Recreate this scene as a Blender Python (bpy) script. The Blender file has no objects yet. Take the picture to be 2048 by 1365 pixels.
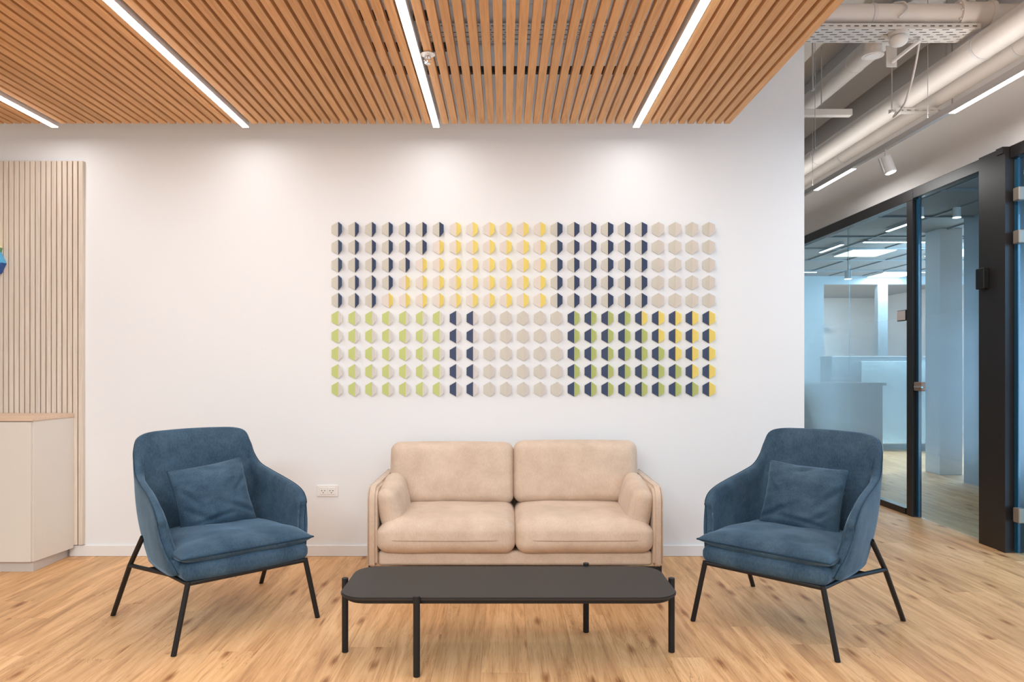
import bpy, bmesh, math, random
from mathutils import Vector, Matrix, noise
random.seed(7)
SC = bpy.context.scene
COL = SC.collection
# ------------------------------------------------------------------ camera
cam = bpy.data.cameras.new('camera'); camo = bpy.data.objects.new('camera', cam); COL.objects.link(camo)
camo.location = (0, 0, 1.3); camo.rotation_euler = (math.radians(90), 0, 0)
cam.sensor_width = 36; cam.lens = 1422 / 2048 * 36
cam.shift_x = (1024 - 1010) / 2048; cam.shift_y = (733 - 682.5) / 2048
cam.clip_start = 0.05; cam.clip_end = 100
SC.camera = camo
# ------------------------------------------------------------------ world, exposure, large lights
w = bpy.data.worlds.new('World'); SC.world = w; w.use_nodes = True
bg = w.node_tree.nodes['Background']; bg.inputs[0].default_value = (0.92, 0.95, 1.0, 1); bg.inputs[1].default_value = 0.8
SC.view_settings.view_transform = 'Standard'; SC.view_settings.look = 'None'
SC.view_settings.exposure = 0.07; SC.view_settings.gamma = 1; SC.view_settings.use_curve_mapping = False
SC.cycles.use_denoising = True
SC.cycles.max_bounces = 10; SC.cycles.transparent_max_bounces = 24
SC.cycles.sample_clamp_indirect = 6
LED_POWER = 16.0      # per 4.2 m line
def area_light(name, loc, sx, sy, power, color, rot=(0, 0, 0), parent=None):
    l = bpy.data.lights.new(name, 'AREA'); l.shape = 'RECTANGLE'; l.size = sx; l.size_y = sy
    l.energy = power; l.color = color
    o = bpy.data.objects.new(name, l); COL.objects.link(o); o.location = loc; o.rotation_euler = rot
    o.parent = parent
    return o
R90 = math.radians(90)
# unseen fill lamps added behind the camera, then cool office lights on the right
area_light('room_fill_light', (-1.6, -0.9, 3.0), 3.0, 1.2, 200, (0.80, 0.935, 1))
area_light('room_fill_light', (2.2, -0.9, 3.0), 2.0, 1.2, 42, (0.97, 0.98, 1))
area_light('office_cool_light', (5.08, 3.2, 1.5), 2.6, 2.2, 110, (0.28, 0.63, 1.0), (0, R90, 0))
area_light('office_cool_light', (8.85, 10.5, 1.7), 2.0, 4.0, 330, (0.55, 0.8, 1.0), (0, R90, 0))  # added cool lamp to light the pale blue panel; no window built here
for px_, py_, pw in ((5.17, 10.23, 26), (6.5, 10.2, 26), (5.6, 15.3, 240), (6.9, 12.7, 34)):
    area_light('office_panel_light', (px_, py_, 2.915), .55, .55, pw, (0.93, 0.97, 1.0))

area_light('office_cool_light', (6.3, 9.3, 2.6), 2.0, .6, 70, (0.62, 0.86, 1.0), (math.radians(62), 0, 0))  # added lamp tilted at the pale blue panel to brighten it
# ------------------------------------------------------------------ material helpers
def newmat(name):
    m = bpy.data.materials.new(name); m.use_nodes = True
    nt = m.node_tree
    return m, nt, nt.nodes['Principled BSDF']
def N(nt, t, **kw):
    n = nt.nodes.new(t)
    for k, v in kw.items(): setattr(n, k, v)
    return n
def plain(name, col, rough=.5, metal=0, bump=0, bscale=60, var=0, vscale=6, spec=.5, sheen=0):
    m, nt, b = newmat(name)
    b.inputs['Base Color'].default_value = (*col, 1); b.inputs['Roughness'].default_value = rough
    b.inputs['Metallic'].default_value = metal; b.inputs['Specular IOR Level'].default_value = spec
    tc = N(nt, 'ShaderNodeTexCoord')
    if var:
        nz = N(nt, 'ShaderNodeTexNoise'); nz.inputs['Scale'].default_value = vscale; nz.inputs['Detail'].default_value = 4
        nt.links.new(tc.outputs['Object'], nz.inputs['Vector'])
        mx = N(nt, 'ShaderNodeMix', data_type='RGBA'); mx.inputs[6].default_value = (*[c * (1 - var) for c in col], 1)
        mx.inputs[7].default_value = (*[min(1, c * (1 + var)) for c in col], 1)
        nt.links.new(nz.outputs['Fac'], mx.inputs[0]); nt.links.new(mx.outputs[2], b.inputs['Base Color'])
    if bump:
        nb = N(nt, 'ShaderNodeTexNoise'); nb.inputs['Scale'].default_value = bscale; nb.inputs['Detail'].default_value = 3
        nt.links.new(tc.outputs['Object'], nb.inputs['Vector'])
        bp = N(nt, 'ShaderNodeBump'); bp.inputs['Strength'].default_value = bump; bp.inputs['Distance'].default_value = .003
        nt.links.new(nb.outputs['Fac'], bp.inputs['Height']); nt.links.new(bp.outputs['Normal'], b.inputs['Normal'])
    if sheen:
        b.inputs['Sheen Weight'].default_value = sheen; b.inputs['Sheen Roughness'].default_value = .4
    return m
def fabric(name, dark, light, rough=.9, sheen=.3, weave=420, bump=.35, vs=5, tint=(1, 1, 1)):
    m, nt, b = newmat(name); tc = N(nt, 'ShaderNodeTexCoord')
    n1 = N(nt, 'ShaderNodeTexNoise'); n1.inputs['Scale'].default_value = vs; n1.inputs['Detail'].default_value = 6; n1.inputs['Roughness'].default_value = .65
    n2 = N(nt, 'ShaderNodeTexNoise'); n2.inputs['Scale'].default_value = 170; n2.inputs['Detail'].default_value = 2
    mp = N(nt, 'ShaderNodeMapping'); mp.inputs['Scale'].default_value = (1, 1, .35)
    nt.links.new(tc.outputs['Object'], mp.inputs[0])
    nt.links.new(tc.outputs['Object'], n1.inputs['Vector']); nt.links.new(mp.outputs[0], n2.inputs['Vector'])
    mad = N(nt, 'ShaderNodeMath', operation='MULTIPLY_ADD'); mad.inputs[1].default_value = .45
    nt.links.new(n2.outputs['Fac'], mad.inputs[0]); nt.links.new(n1.outputs['Fac'], mad.inputs[2])
    mr = N(nt, 'ShaderNodeMapRange'); mr.inputs[1].default_value = .5; mr.inputs[2].default_value = .95
    nt.links.new(mad.outputs[0], mr.inputs[0])
    mx = N(nt, 'ShaderNodeMix', data_type='RGBA'); mx.inputs[6].default_value = (*dark, 1); mx.inputs[7].default_value = (*light, 1)
    nt.links.new(mr.outputs[0], mx.inputs[0]); nt.links.new(mx.outputs[2], b.inputs['Base Color'])
    b.inputs['Roughness'].default_value = rough; b.inputs['Sheen Weight'].default_value = sheen; b.inputs['Sheen Roughness'].default_value = .35
    b.inputs['Sheen Tint'].default_value = (*tint, 1)
    b.inputs['Specular IOR Level'].default_value = .2
    n3 = N(nt, 'ShaderNodeTexNoise'); n3.inputs['Scale'].default_value = weave; n3.inputs['Detail'].default_value = 1
    nt.links.new(tc.outputs['Object'], n3.inputs['Vector'])
    bp = N(nt, 'ShaderNodeBump'); bp.inputs['Strength'].default_value = bump; bp.inputs['Distance'].default_value = .0015
    nt.links.new(n3.outputs['Fac'], bp.inputs['Height']); nt.links.new(bp.outputs['Normal'], b.inputs['Normal'])
    return m
def ramp(nt, stops):
    r = N(nt, 'ShaderNodeValToRGB'); e = r.color_ramp.elements
    e[0].position, e[0].color = stops[0][0], (*stops[0][1], 1)
    e[1].position, e[1].color = stops[-1][0], (*stops[-1][1], 1)
    for p, c in stops[1:-1]:
        x = e.new(p); x.color = (*c, 1)
    return r
def floor_wood(name, gain=1.0):
    m, nt, b = newmat(name)
    tc = N(nt, 'ShaderNodeTexCoord'); oi = N(nt, 'ShaderNodeObjectInfo'); geo = N(nt, 'ShaderNodeNewGeometry')
    sc = N(nt, 'ShaderNodeVectorMath', operation='SCALE'); sc.inputs['Scale'].default_value = 37.0
    cmb = N(nt, 'ShaderNodeCombineXYZ')
    nt.links.new(oi.outputs['Random'], cmb.inputs[0]); nt.links.new(oi.outputs['Random'], cmb.inputs[1]); nt.links.new(oi.outputs['Random'], cmb.inputs[2])
    nt.links.new(cmb.outputs[0], sc.inputs[0])
    ad = N(nt, 'ShaderNodeVectorMath', operation='ADD')
    nt.links.new(geo.outputs['Position'], ad.inputs[0]); nt.links.new(sc.outputs[0], ad.inputs[1])
    def nz(scale, mapping, detail=4, rough=.55, dist=0):
        mp = N(nt, 'ShaderNodeMapping'); mp.inputs['Scale'].default_value = mapping
        nt.links.new(ad.outputs[0], mp.inputs[0])
        n = N(nt, 'ShaderNodeTexNoise'); n.inputs['Scale'].default_value = scale; n.inputs['Detail'].default_value = detail
        n.inputs['Roughness'].default_value = rough; n.inputs['Distortion'].default_value = dist
        nt.links.new(mp.outputs[0], n.inputs['Vector']); return n
    broad = nz(3.0, (4.2, .34, 1), 6, .62, 1.1)
    fine = nz(9.0, (14, .55, 1), 5, .65, .3)
    r1 = ramp(nt, [(.28, (.40 * gain, .205 * gain, .095 * gain)), (.42, (.575 * gain, .318 * gain, .145 * gain)), (.56, (.70 * gain, .415 * gain, .20 * gain)), (.75, (.80 * gain, .52 * gain, .28 * gain))])
    nt.links.new(broad.outputs['Fac'], r1.inputs[0])
    r2 = ramp(nt, [(.28, (.66, .57, .49)), (.50, (1, 1, 1)), (.8, (1.0, 1.0, 1.0))])
    nt.links.new(fine.outputs['Fac'], r2.inputs[0])
    m1 = N(nt, 'ShaderNodeMix', data_type='RGBA', blend_type='MULTIPLY'); m1.inputs[0].default_value = .85
    nt.links.new(r1.outputs[0], m1.inputs[6]); nt.links.new(r2.outputs[0], m1.inputs[7])
    # cracks: thin dark streaks along the grain
    crk = nz(2.6, (9, .8, 1), 3, .6, 1.6)
    r3 = ramp(nt, [(.488, (1, 1, 1)), (.5, (.36, .27, .20)), (.512, (1, 1, 1))])
    nt.links.new(crk.outputs['Fac'], r3.inputs[0])
    msk = nz(1.6, (1.6, .8, 1), 2); rm = ramp(nt, [(.54, (0, 0, 0)), (.63, (.75, .75, .75))]); nt.links.new(msk.outputs['Fac'], rm.inputs[0])
    m2 = N(nt, 'ShaderNodeMix', data_type='RGBA', blend_type='MULTIPLY')
    nt.links.new(rm.outputs[0], m2.inputs[0]); nt.links.new(m1.outputs[2], m2.inputs[6]); nt.links.new(r3.outputs[0], m2.inputs[7])
    # knots
    mpk = N(nt, 'ShaderNodeMapping'); mpk.inputs['Scale'].default_value = (7.5, 2.3, 1); nt.links.new(ad.outputs[0], mpk.inputs[0])
    vo = N(nt, 'ShaderNodeTexVoronoi'); vo.inputs['Scale'].default_value = 1.0; vo.voronoi_dimensions = '2D'
    nt.links.new(mpk.outputs[0], vo.inputs['Vector'])
    vo.inputs['Randomness'].default_value = 1.0
    wob = N(nt, 'ShaderNodeMath', operation='MULTIPLY_ADD'); wob.inputs[1].default_value = .22; nt.links.new(fine.outputs['Fac'], wob.inputs[0]); nt.links.new(vo.outputs['Distance'], wob.inputs[2])
    rk = ramp(nt, [(.15, (.40, .28, .20)), (.20, (.66, .54, .44)), (.30, (1, 1, 1))]); nt.links.new(wob.outputs[0], rk.inputs[0])
    sx_ = N(nt, 'ShaderNodeSeparateXYZ'); nt.links.new(vo.outputs['Color'], sx_.inputs[0])
    kt = N(nt, 'ShaderNodeMath', operation='GREATER_THAN'); kt.inputs[1].default_value = .70; nt.links.new(sx_.outputs[0], kt.inputs[0])
    kf = N(nt, 'ShaderNodeMath', operation='MULTIPLY'); kf.inputs[1].default_value = .9; nt.links.new(kt.outputs[0], kf.inputs[0])
    m3 = N(nt, 'ShaderNodeMix', data_type='RGBA', blend_type='MULTIPLY'); nt.links.new(kf.outputs[0], m3.inputs[0])
    nt.links.new(m2.outputs[2], m3.inputs[6]); nt.links.new(rk.outputs[0], m3.inputs[7])
    # board to board difference
    mr = N(nt, 'ShaderNodeMapRange'); mr.inputs[3].default_value = .90; mr.inputs[4].default_value = 1.07
    nt.links.new(oi.outputs['Random'], mr.inputs[0])
    vm = N(nt, 'ShaderNodeVectorMath', operation='SCALE'); nt.links.new(m3.outputs[2], vm.inputs[0]); nt.links.new(mr.outputs[0], vm.inputs['Scale'])
    nt.links.new(vm.outputs[0], b.inputs['Base Color'])
    b.inputs['Roughness'].default_value = .48; b.inputs['Specular IOR Level'].default_value = .35
    bp = N(nt, 'ShaderNodeBump'); bp.inputs['Strength'].default_value = .15; bp.inputs['Distance'].default_value = .002
    nt.links.new(fine.outputs['Fac'], bp.inputs['Height']); nt.links.new(bp.outputs['Normal'], b.inputs['Normal'])
    return m
def slat_wood(name, c0, c1, c2, axis='Y', rough=.55, spread=.08):
    m, nt, b = newmat(name); geo = N(nt, 'ShaderNodeNewGeometry'); oi = N(nt, 'ShaderNodeObjectInfo')
    mp = N(nt, 'ShaderNodeMapping'); mp.inputs['Scale'].default_value = {'Y': (30, 1.2, 30), 'Z': (30, 30, 1.2), 'X': (1.2, 30, 30)}[axis]
    nt.links.new(geo.outputs['Position'], mp.inputs[0])
    n = N(nt, 'ShaderNodeTexNoise'); n.inputs['Scale'].default_value = 3; n.inputs['Detail'].default_value = 5; n.inputs['Distortion'].default_value = .6
    nt.links.new(mp.outputs[0], n.inputs['Vector'])
    r = ramp(nt, [(.3, c0), (.5, c1), (.72, c2)]); nt.links.new(n.outputs['Fac'], r.inputs[0])
    mr = N(nt, 'ShaderNodeMapRange'); mr.inputs[3].default_value = 1 - spread; mr.inputs[4].default_value = 1 + spread
    nt.links.new(oi.outputs['Random'], mr.inputs[0])
    vm = N(nt, 'ShaderNodeVectorMath', operation='SCALE'); nt.links.new(r.outputs[0], vm.inputs[0]); nt.links.new(mr.outputs[0], vm.inputs['Scale'])
    nt.links.new(vm.outputs[0], b.inputs['Base Color']); b.inputs['Roughness'].default_value = rough
    b.inputs['Specular IOR Level'].default_value = .3
    return m
def emit(name, col, s):
    m, nt, b = newmat(name); b.inputs['Base Color'].default_value = (*col, 1)
    b.inputs['Emission Color'].default_value = (*col, 1); b.inputs['Emission Strength'].default_value = s
    return m
def glass_mat(name, film):
    m = bpy.data.materials.new(name); m.use_nodes = True; nt = m.node_tree; nt.nodes.clear()
    out = N(nt, 'ShaderNodeOutputMaterial'); tr = N(nt, 'ShaderNodeBsdfTransparent'); tr.inputs[0].default_value = (.86, .93, .95, 1)
    gl = N(nt, 'ShaderNodeBsdfGlossy'); gl.inputs['Roughness'].default_value = .02; gl.inputs[0].default_value = (.9, .95, 1, 1)
    lw = N(nt, 'ShaderNodeLayerWeight'); lw.inputs[0].default_value = .5
    pw_ = N(nt, 'ShaderNodeMath', operation='POWER'); pw_.inputs[1].default_value = 4; nt.links.new(lw.outputs['Facing'], pw_.inputs[0])
    fr = N(nt, 'ShaderNodeMath', operation='MULTIPLY_ADD'); fr.inputs[1].default_value = .45; fr.inputs[2].default_value = .035; nt.links.new(pw_.outputs[0], fr.inputs[0])
    mx = N(nt, 'ShaderNodeMixShader'); nt.links.new(fr.outputs[0], mx.inputs[0]); nt.links.new(tr.outputs[0], mx.inputs[1]); nt.links.new(gl.outputs[0], mx.inputs[2])
    last = mx
    if film:
        geo = N(nt, 'ShaderNodeNewGeometry'); sp = N(nt, 'ShaderNodeSeparateXYZ'); nt.links.new(geo.outputs['Position'], sp.inputs[0])
        mr = N(nt, 'ShaderNodeMapRange'); mr.inputs[1].default_value = 0; mr.inputs[2].default_value = 3
        nt.links.new(sp.outputs[2], mr.inputs[0])
        def g(v): return (v, v, v)
        r = ramp(nt, [(.09, g(0)), (.15, g(.15)), (.25, g(.50)), (.38, g(.60)), (.48, g(.48)), (.60, g(.24)), (.72, g(0.05)), (.85, g(0))])
        r.color_ramp.interpolation = 'EASE'
        nt.links.new(mr.outputs[0], r.inputs[0])
        df = N(nt, 'ShaderNodeBsdfDiffuse'); df.inputs[0].default_value = (.72, .86, .94, 1)
        tl = N(nt, 'ShaderNodeBsdfTranslucent'); tl.inputs[0].default_value = (.72, .88, .97, 1)
        m0 = N(nt, 'ShaderNodeMixShader'); m0.inputs[0].default_value = .6
        nt.links.new(df.outputs[0], m0.inputs[1]); nt.links.new(tl.outputs[0], m0.inputs[2])
        m1 = N(nt, 'ShaderNodeMixShader'); nt.links.new(r.outputs[0], m1.inputs[0]); nt.links.new(mx.outputs[0], m1.inputs[1]); nt.links.new(m0.outputs[0], m1.inputs[2])
        last = m1
    nt.links.new(last.outputs[0], out.inputs[0])
    return m
M = {}
M['wall'] = plain('wall_paint', (.862, .872, .882), .75, bump=.05, bscale=200)
M['soffit'] = plain('soffit_paint', (.86, .83, .81), .8)
M['slab'] = plain('slab_paint', (.80, .76, .73), .85, var=.06, vscale=2)
M['pipe'] = plain('pipe_paint', (.80, .745, .70), .55, var=.05)
M['duct'] = plain('duct_paint', (.72, .70, .685), .7)
M['white'] = plain('white_lacquer', (.85, .84, .83), .45)
M['socket'] = plain('socket_plastic', (.9, .88, .86), .35)
M['hole'] = plain('hole_dark', (.03, .03, .03), .8)
M['black'] = plain('black_powder_coat', (.010, .010, .011), .45, spec=.35)
M['frame'] = plain('bronze_black_frame', (.020, .017, .017), .38, bump=.05)
M['top'] = plain('table_top_graphite', (.028, .023, .021), .5, spec=.36, bump=.06, bscale=300)
M['bar'] = plain('carrier_black', (.012, .012, .014), .6)
M['grey'] = plain('rod_grey', (.4, .4, .4), .4, metal=.5)
M['wire'] = plain('wire_steel', (.45, .43, .42), .4)
M['alu'] = plain('profile_alu', (.72, .70, .69), .4, metal=.3)
M['tray'] = plain('tray_paint', (.72, .69, .66), .6)
M['hinge'] = plain('hinge_champagne', (.34, .29, .24), .45, metal=.5)
M['brass'] = plain('lock_bronze', (.50, .34, .25), .35, metal=.6)
M['chrome'] = plain('chrome', (.8, .8, .8), .15, metal=1)
M['floor'] = floor_wood('oak_floor', 1.10); M['sub'] = plain('subfloor', (.20, .12, .07), .9)
M['slat'] = slat_wood('ceiling_slat_oak', (.60, .31, .130), (.70, .385, .170), (.77, .45, .215))
M['panelslat'] = slat_wood('pale_veneer', (.68, .575, .48), (.755, .65, .55), (.81, .71, .61), 'Z', .6, .03)
M['groove'] = plain('groove_dark', (.03, .024, .022), .9)
M['cab'] = plain('cabinet_laminate', (.77, .715, .635), .5)
M['plinth'] = plain('plinth_laminate', (.62, .57, .53), .4)
M['cabtop'] = slat_wood('pale_oak_top', (.70, .50, .36), (.76, .56, .41), (.80, .61, .46), 'X', .5, .0)
M['sofa'] = fabric('beige_weave', (.575, .435, .33), (.73, .58, .455), sheen=.15, bump=.5, vs=6)
M['velvet'] = fabric('blue_velvet', (.024, .053, .090), (.070, .122, .174), sheen=.45, bump=.2, vs=7, tint=(.5, .75, 1))
M['sofaseam'] = fabric('beige_seam', (.40, .29, .21), (.50, .38, .29), sheen=.1)
M['velvet2'] = fabric('blue_velvet_seam', (.012, .032, .06), (.022, .055, .09), sheen=.2, bump=.2)
M['led'] = emit('led_diffuser', (1, .985, .97), 9)
M['ledoff'] = emit('led_office', (.93, .97, 1), 6)
M['glass'] = glass_mat('clear_glass', False); M['film'] = glass_mat('gradient_film_glass', True)
M['edge'] = plain('glass_edge_blue', (.008, .07, .13), .15, spec=.8)
M['teal'] = plain('office_wall_teal', (.30, .37, .42), .7)
M['offwall'] = plain('office_wall_white', (.74, .76, .78), .7)
M['offceil'] = plain('office_ceiling', (.24, .255, .265), .8)
M['offgrey'] = plain('office_grey', (.22, .26, .29), .7)
M['reflection'] = plain('window_reflection_blue', (.66, .88, .97), .6)
M['tagp'] = plain('tag_plastic', (.7, .62, .6), .4)
HEX = {'b': (.65, .63, .55), 'l': (.71, .67, .63), 'p': (.77, .71, .67), 'n': (.040, .066, .145), 'y': (.90, .74, .20),
       'g': (.56, .64, .23), 'w': (.80, .77, .75), 'G': (.50, .58, .20)}
HM = {k: plain('tile_' + n, HEX[k], .6) for k, n in zip('blpnygwG', ('greige', 'light_beige', 'blush', 'navy', 'yellow', 'green', 'white', 'leaf'))}

# ------------------------------------------------------------------ object helpers
def obj(name, bm, mats, parent=None, smooth=False, kind=None):
    me = bpy.data.meshes.new(name)
    if isinstance(bm, bmesh.types.BMesh):
        bm.normal_update(); bm.to_mesh(me); bm.free()
    else:
        me.from_pydata(bm[0], [], bm[1]); me.update()
    if not isinstance(mats, (list, tuple)): mats = [mats]
    for m in mats: me.materials.append(m)
    if smooth:
        for p in me.polygons: p.use_smooth = True
    o = bpy.data.objects.new(name, me); COL.objects.link(o); o.parent = parent
    if kind: o['kind'] = kind
    return o
def smooth_angle(o, deg=35):
    me = o.data
    for p in me.polygons: p.use_smooth = True
    me.set_sharp_from_angle(angle=math.radians(deg))
    return o
def thing(name, label, cat, loc=(0, 0, 0), rz=0, group=None):
    o = bpy.data.objects.new(name, None); COL.objects.link(o); o.location = loc; o.rotation_euler = (0, 0, rz)
    o.empty_display_size = .1
    o['label'] = label; o['category'] = cat
    if group: o['group'] = group
    return o
def tag(o, label, cat, group=None):
    o['label'] = label; o['category'] = cat
    if group: o['group'] = group
    return o
def box(bm, lo, hi, bev=0, seg=1, mi=0):
    c = [(a + b) / 2 for a, b in zip(lo, hi)]; s = [abs(b - a) for a, b in zip(lo, hi)]
    r = bmesh.ops.create_cube(bm, size=1, matrix=Matrix.Translation(c) @ Matrix.Diagonal((*s, 1)))
    vs = r['verts']; fs = list({f for v in vs for f in v.link_faces})
    for f in fs: f.material_index = mi
    if bev:
        es = list({e for v in vs for e in v.link_edges})
        bmesh.ops.bevel(bm, geom=es, offset=bev, segments=seg, affect='EDGES', profile=.5)
    return bm
def B(lo, hi, bev=0, seg=1):
    return box(bmesh.new(), lo, hi, bev, seg)
def cyl(bm, p, q, r, seg=12, r2=None, cap=True):
    p = Vector(p); q = Vector(q); d = q - p
    mat = Matrix.Translation((p + q) / 2) @ d.to_track_quat('Z', 'Y').to_matrix().to_4x4()
    bmesh.ops.create_cone(bm, cap_ends=cap, segments=seg, radius1=r, radius2=r if r2 is None else r2, depth=d.length, matrix=mat)
    return bm
def tube(bm, pts, r, seg=8, closed=False):
    pts = [Vector(p) for p in pts]; n = len(pts); rings = []
    up = Vector((0, 0, 1))
    for i, p in enumerate(pts):
        a = pts[(i - 1) % n] if (i or closed) else p; b = pts[(i + 1) % n] if (i < n - 1 or closed) else p
        t = (b - a).normalized()
        u = t.cross(up)
        if u.length < .05: u = t.cross(Vector((1, 0, 0)))
        u.normalize(); v = t.cross(u)
        rings.append([bm.verts.new(p + (u * math.cos(k * 2 * math.pi / seg) + v * math.sin(k * 2 * math.pi / seg)) * r) for k in range(seg)])
    for i in range(n if closed else n - 1):
        A, C = rings[i], rings[(i + 1) % n]
        for k in range(seg): bm.faces.new((A[k], A[(k + 1) % seg], C[(k + 1) % seg], C[k]))
    if not closed:
        bm.faces.new(rings[0]); bm.faces.new(rings[-1][::-1])
    bmesh.ops.recalc_face_normals(bm, faces=bm.faces)
    return bm
def prism(outline, z0, z1, bev=0, seg=2):
    bm = bmesh.new(); vs = [bm.verts.new((x, y, z0)) for x, y in outline]; f = bm.faces.new(vs)
    r = bmesh.ops.extrude_face_region(bm, geom=[f]); bmesh.ops.translate(bm, verts=[v for v in r['geom'] if isinstance(v, bmesh.types.BMVert)], vec=(0, 0, z1 - z0))
    bmesh.ops.recalc_face_normals(bm, faces=bm.faces)
    if bev:
        es = [e for e in bm.edges if abs(e.verts[0].co.z - e.verts[1].co.z) < 1e-6]
        bmesh.ops.bevel(bm, geom=es, offset=bev, segments=seg, affect='EDGES')
    return bm
def ticks(h, r, n, m):
    a = [-h + r * (1 - math.cos(math.pi / 2 * i / n)) * 1.0 for i in range(n)]
    a = [-h + r * i / n for i in range(n)]
    mid = [-(h - r) + 2 * (h - r) * i / m for i in range(m + 1)]
    return a + mid + [-x for x in a[::-1]]
def softbox(w, d, h, r, fn=None, n=4, m=10, sm=0):
    """rounded cushion body centred on the origin; fn(p, u, v, t) may push points"""
    hw, hd, hh = w / 2, d / 2, h / 2; r = min(r, hw, hd, hh)
    X, Y, Z = ticks(hw, r, n, m), ticks(hd, r, n, m), ticks(hh, r, n, max(2, m // 3))
    bm = bmesh.new()
    def pt(x, y, z):
        p = Vector((x, y, z)); q = Vector((max(-hw + r, min(hw - r, x)), max(-hd + r, min(hd - r, y)), max(-hh + r, min(hh - r, z))))
        e = p - q
        if e.length > 1e-9:
            # even spacing on the arc
            e = Vector([math.tan(max(-1, min(1, c / r)) * math.pi / 4) for c in e])
            p = q + e.normalized() * r
        if fn: p = fn(p, p.x / hw, p.y / hd, p.z / hh)
        return p
    def grid(A, Bb, f):
        vs = [[bm.verts.new(pt(*f(a, b))) for b in Bb] for a in A]
        for i in range(len(A) - 1):
            for j in range(len(Bb) - 1): bm.faces.new((vs[i][j], vs[i + 1][j], vs[i + 1][j + 1], vs[i][j + 1]))
    for s in (-1, 1):
        grid(X, Y, lambda a, b: (a, b, s * hh)); grid(X, Z, lambda a, b: (a, s * hd, b)); grid(Y, Z, lambda a, b: (s * hw, a, b))
    bmesh.ops.remove_doubles(bm, verts=bm.verts, dist=1e-5)
    for _ in range(sm):
        bmesh.ops.smooth_vert(bm, verts=bm.verts, factor=.5, use_axis_x=True, use_axis_y=True, use_axis_z=True)
    bmesh.ops.recalc_face_normals(bm, faces=bm.faces)
    return bm
def xform(bm, mat):
    bmesh.ops.transform(bm, matrix=mat, verts=bm.verts); return bm
def pillow(w, d, h, pinch=.05, n=26, wr=None, ex=2.6, pw=.5):
    """knife-edge cushion lying in XY"""
    bm = bmesh.new(); G = {}
    for s in (1, -1):
        for i in range(n + 1):
            for j in range(n + 1):
                if s == -1 and (i in (0, n) or j in (0, n)): G[(s, i, j)] = G[(1, i, j)]; continue
                u = math.sin((i / n - .5) * math.pi) ; v = math.sin((j / n - .5) * math.pi)
                x = w / 2 * u * (1 - pinch * (1 - v * v) * abs(u)); y = d / 2 * v * (1 - pinch * (1 - u * u) * abs(v))
                t = h / 2 * ((1 - abs(u) ** ex) * (1 - abs(v) ** ex)) ** pw
                z = s * t
                if wr: z += wr(u, v, s) * min(1, t / (h * .12) if h else 0)
                G[(s, i, j)] = bm.verts.new((x, y, z))
    for s in (1, -1):
        for i in range(n):
            for j in range(n):
                q = [G[(s, i, j)], G[(s, i + 1, j)], G[(s, i + 1, j + 1)], G[(s, i, j + 1)]]
                try: bm.faces.new(q if s == 1 else q[::-1])
                except ValueError: pass
    bmesh.ops.recalc_face_normals(bm, faces=bm.faces)
    return bm
def pillow_edge(w, d, pinch, n=20):
    pts = []
    T = [math.sin((i / n - .5) * math.pi) for i in range(n)]
    for t in T: pts.append((t, -1))
    for t in T: pts.append((1, t))
    for t in T: pts.append((-t, 1))
    for t in T: pts.append((-1, -t))
    return [(w / 2 * u * (1 - pinch * (1 - v * v) * abs(u)), d / 2 * v * (1 - pinch * (1 - u * u) * abs(v)), 0) for u, v in pts]
def copies(src, name, parent, loc, rot=None, scale=None):
    c = src.copy(); c.name = name; COL.objects.link(c); c.parent = parent; c.location = loc
    if rot: c.rotation_euler = rot
    if scale: c.scale = scale
    return c

# ------------------------------------------------------------------ room shell
WY = 4.87; GX = 3.54; CZ = 4.0
def S(name, bm, m, parent=None): return obj(name, bm, m, parent, kind=None if parent else 'structure')
floor = S('floor', B((-6.5, -4, -.12), (9, 17.5, -.02)), M['sub'])
# floor boards, each its own object where it can be told apart
PW, PL = .205, 1.55
pm = B((-PW / 2 + .0002, 0, -.02), (PW / 2 - .0002, PL - .0005, 0), .0006)
plank0 = obj('floor_board', pm, M['floor'], floor)
cells = []
for i in range(-17, 44):
    x = i * PW; off = random.random() * PL
    for j in range(-2, 11):
        y = j * PL + off - PL
        cells.append((x, y))
def seen(x, y):
    for yy in (y + .01, y + PL / 2, y + PL):
        for xx in (x - PW / 2, x + PW / 2):
            if yy > 2.8 and -1010 - 20 < xx / yy * 1422 < 1038 + 20:
                if yy < WY + .01 and xx < GX + .05: return True
                if yy >= WY and xx > 2.0 and xx / yy * 1422 > 590: return True
    return False
vis = [c for c in cells if seen(*c)]
vis.sort(key=lambda c: c[1] + (3 if c[0] > GX else 0))
single = set(vis[:295]); first = True
rest = bmesh.new()
for c in cells:
    if c in single:
        if first: plank0.location = (c[0], c[1], 0); first = False
        else: copies(plank0, 'floor_board', floor, (c[0], c[1], 0))
    elif -3.7 < c[0] < 9:
        box(rest, (c[0] - PW / 2 + .0004, c[1], -.02), (c[0] + PW / 2 - .0004, c[1] + PL - .001, 0))
o = obj('floor_boards', rest, M['floor'], floor); o['kind'] = 'stuff'

S('wall_back', B((-6.5, WY, 0), (2.05, WY + .16, CZ)), M['wall'])
S('ceiling', B((-6.5, -4, CZ), (9, 17.5, CZ + .2)), M['slab'])
bb = box(bmesh.new(), (-2.975, WY - .014, 0), (2.05, WY, .076), .003)
S('baseboard_back', bb, M['white'])
S('wall_left', B((-6.7, -4, 0), (-6.5, 17.5, CZ)), M['wall'])
# soffit above the glazing
S('wall_right', B((GX - .02, 1.0, 2.835), (GX + .16, 13, CZ)), M['soffit'])
S('wall_corridor_end', B((-6.5, 13, 0), (GX, 13.2, CZ)), M['wall'])
# concrete beam under the slab along the corridor
S('trim_1', B((2.87, 4.9, 3.9), (3.42, 13, CZ), .004), M['duct'])

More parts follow.
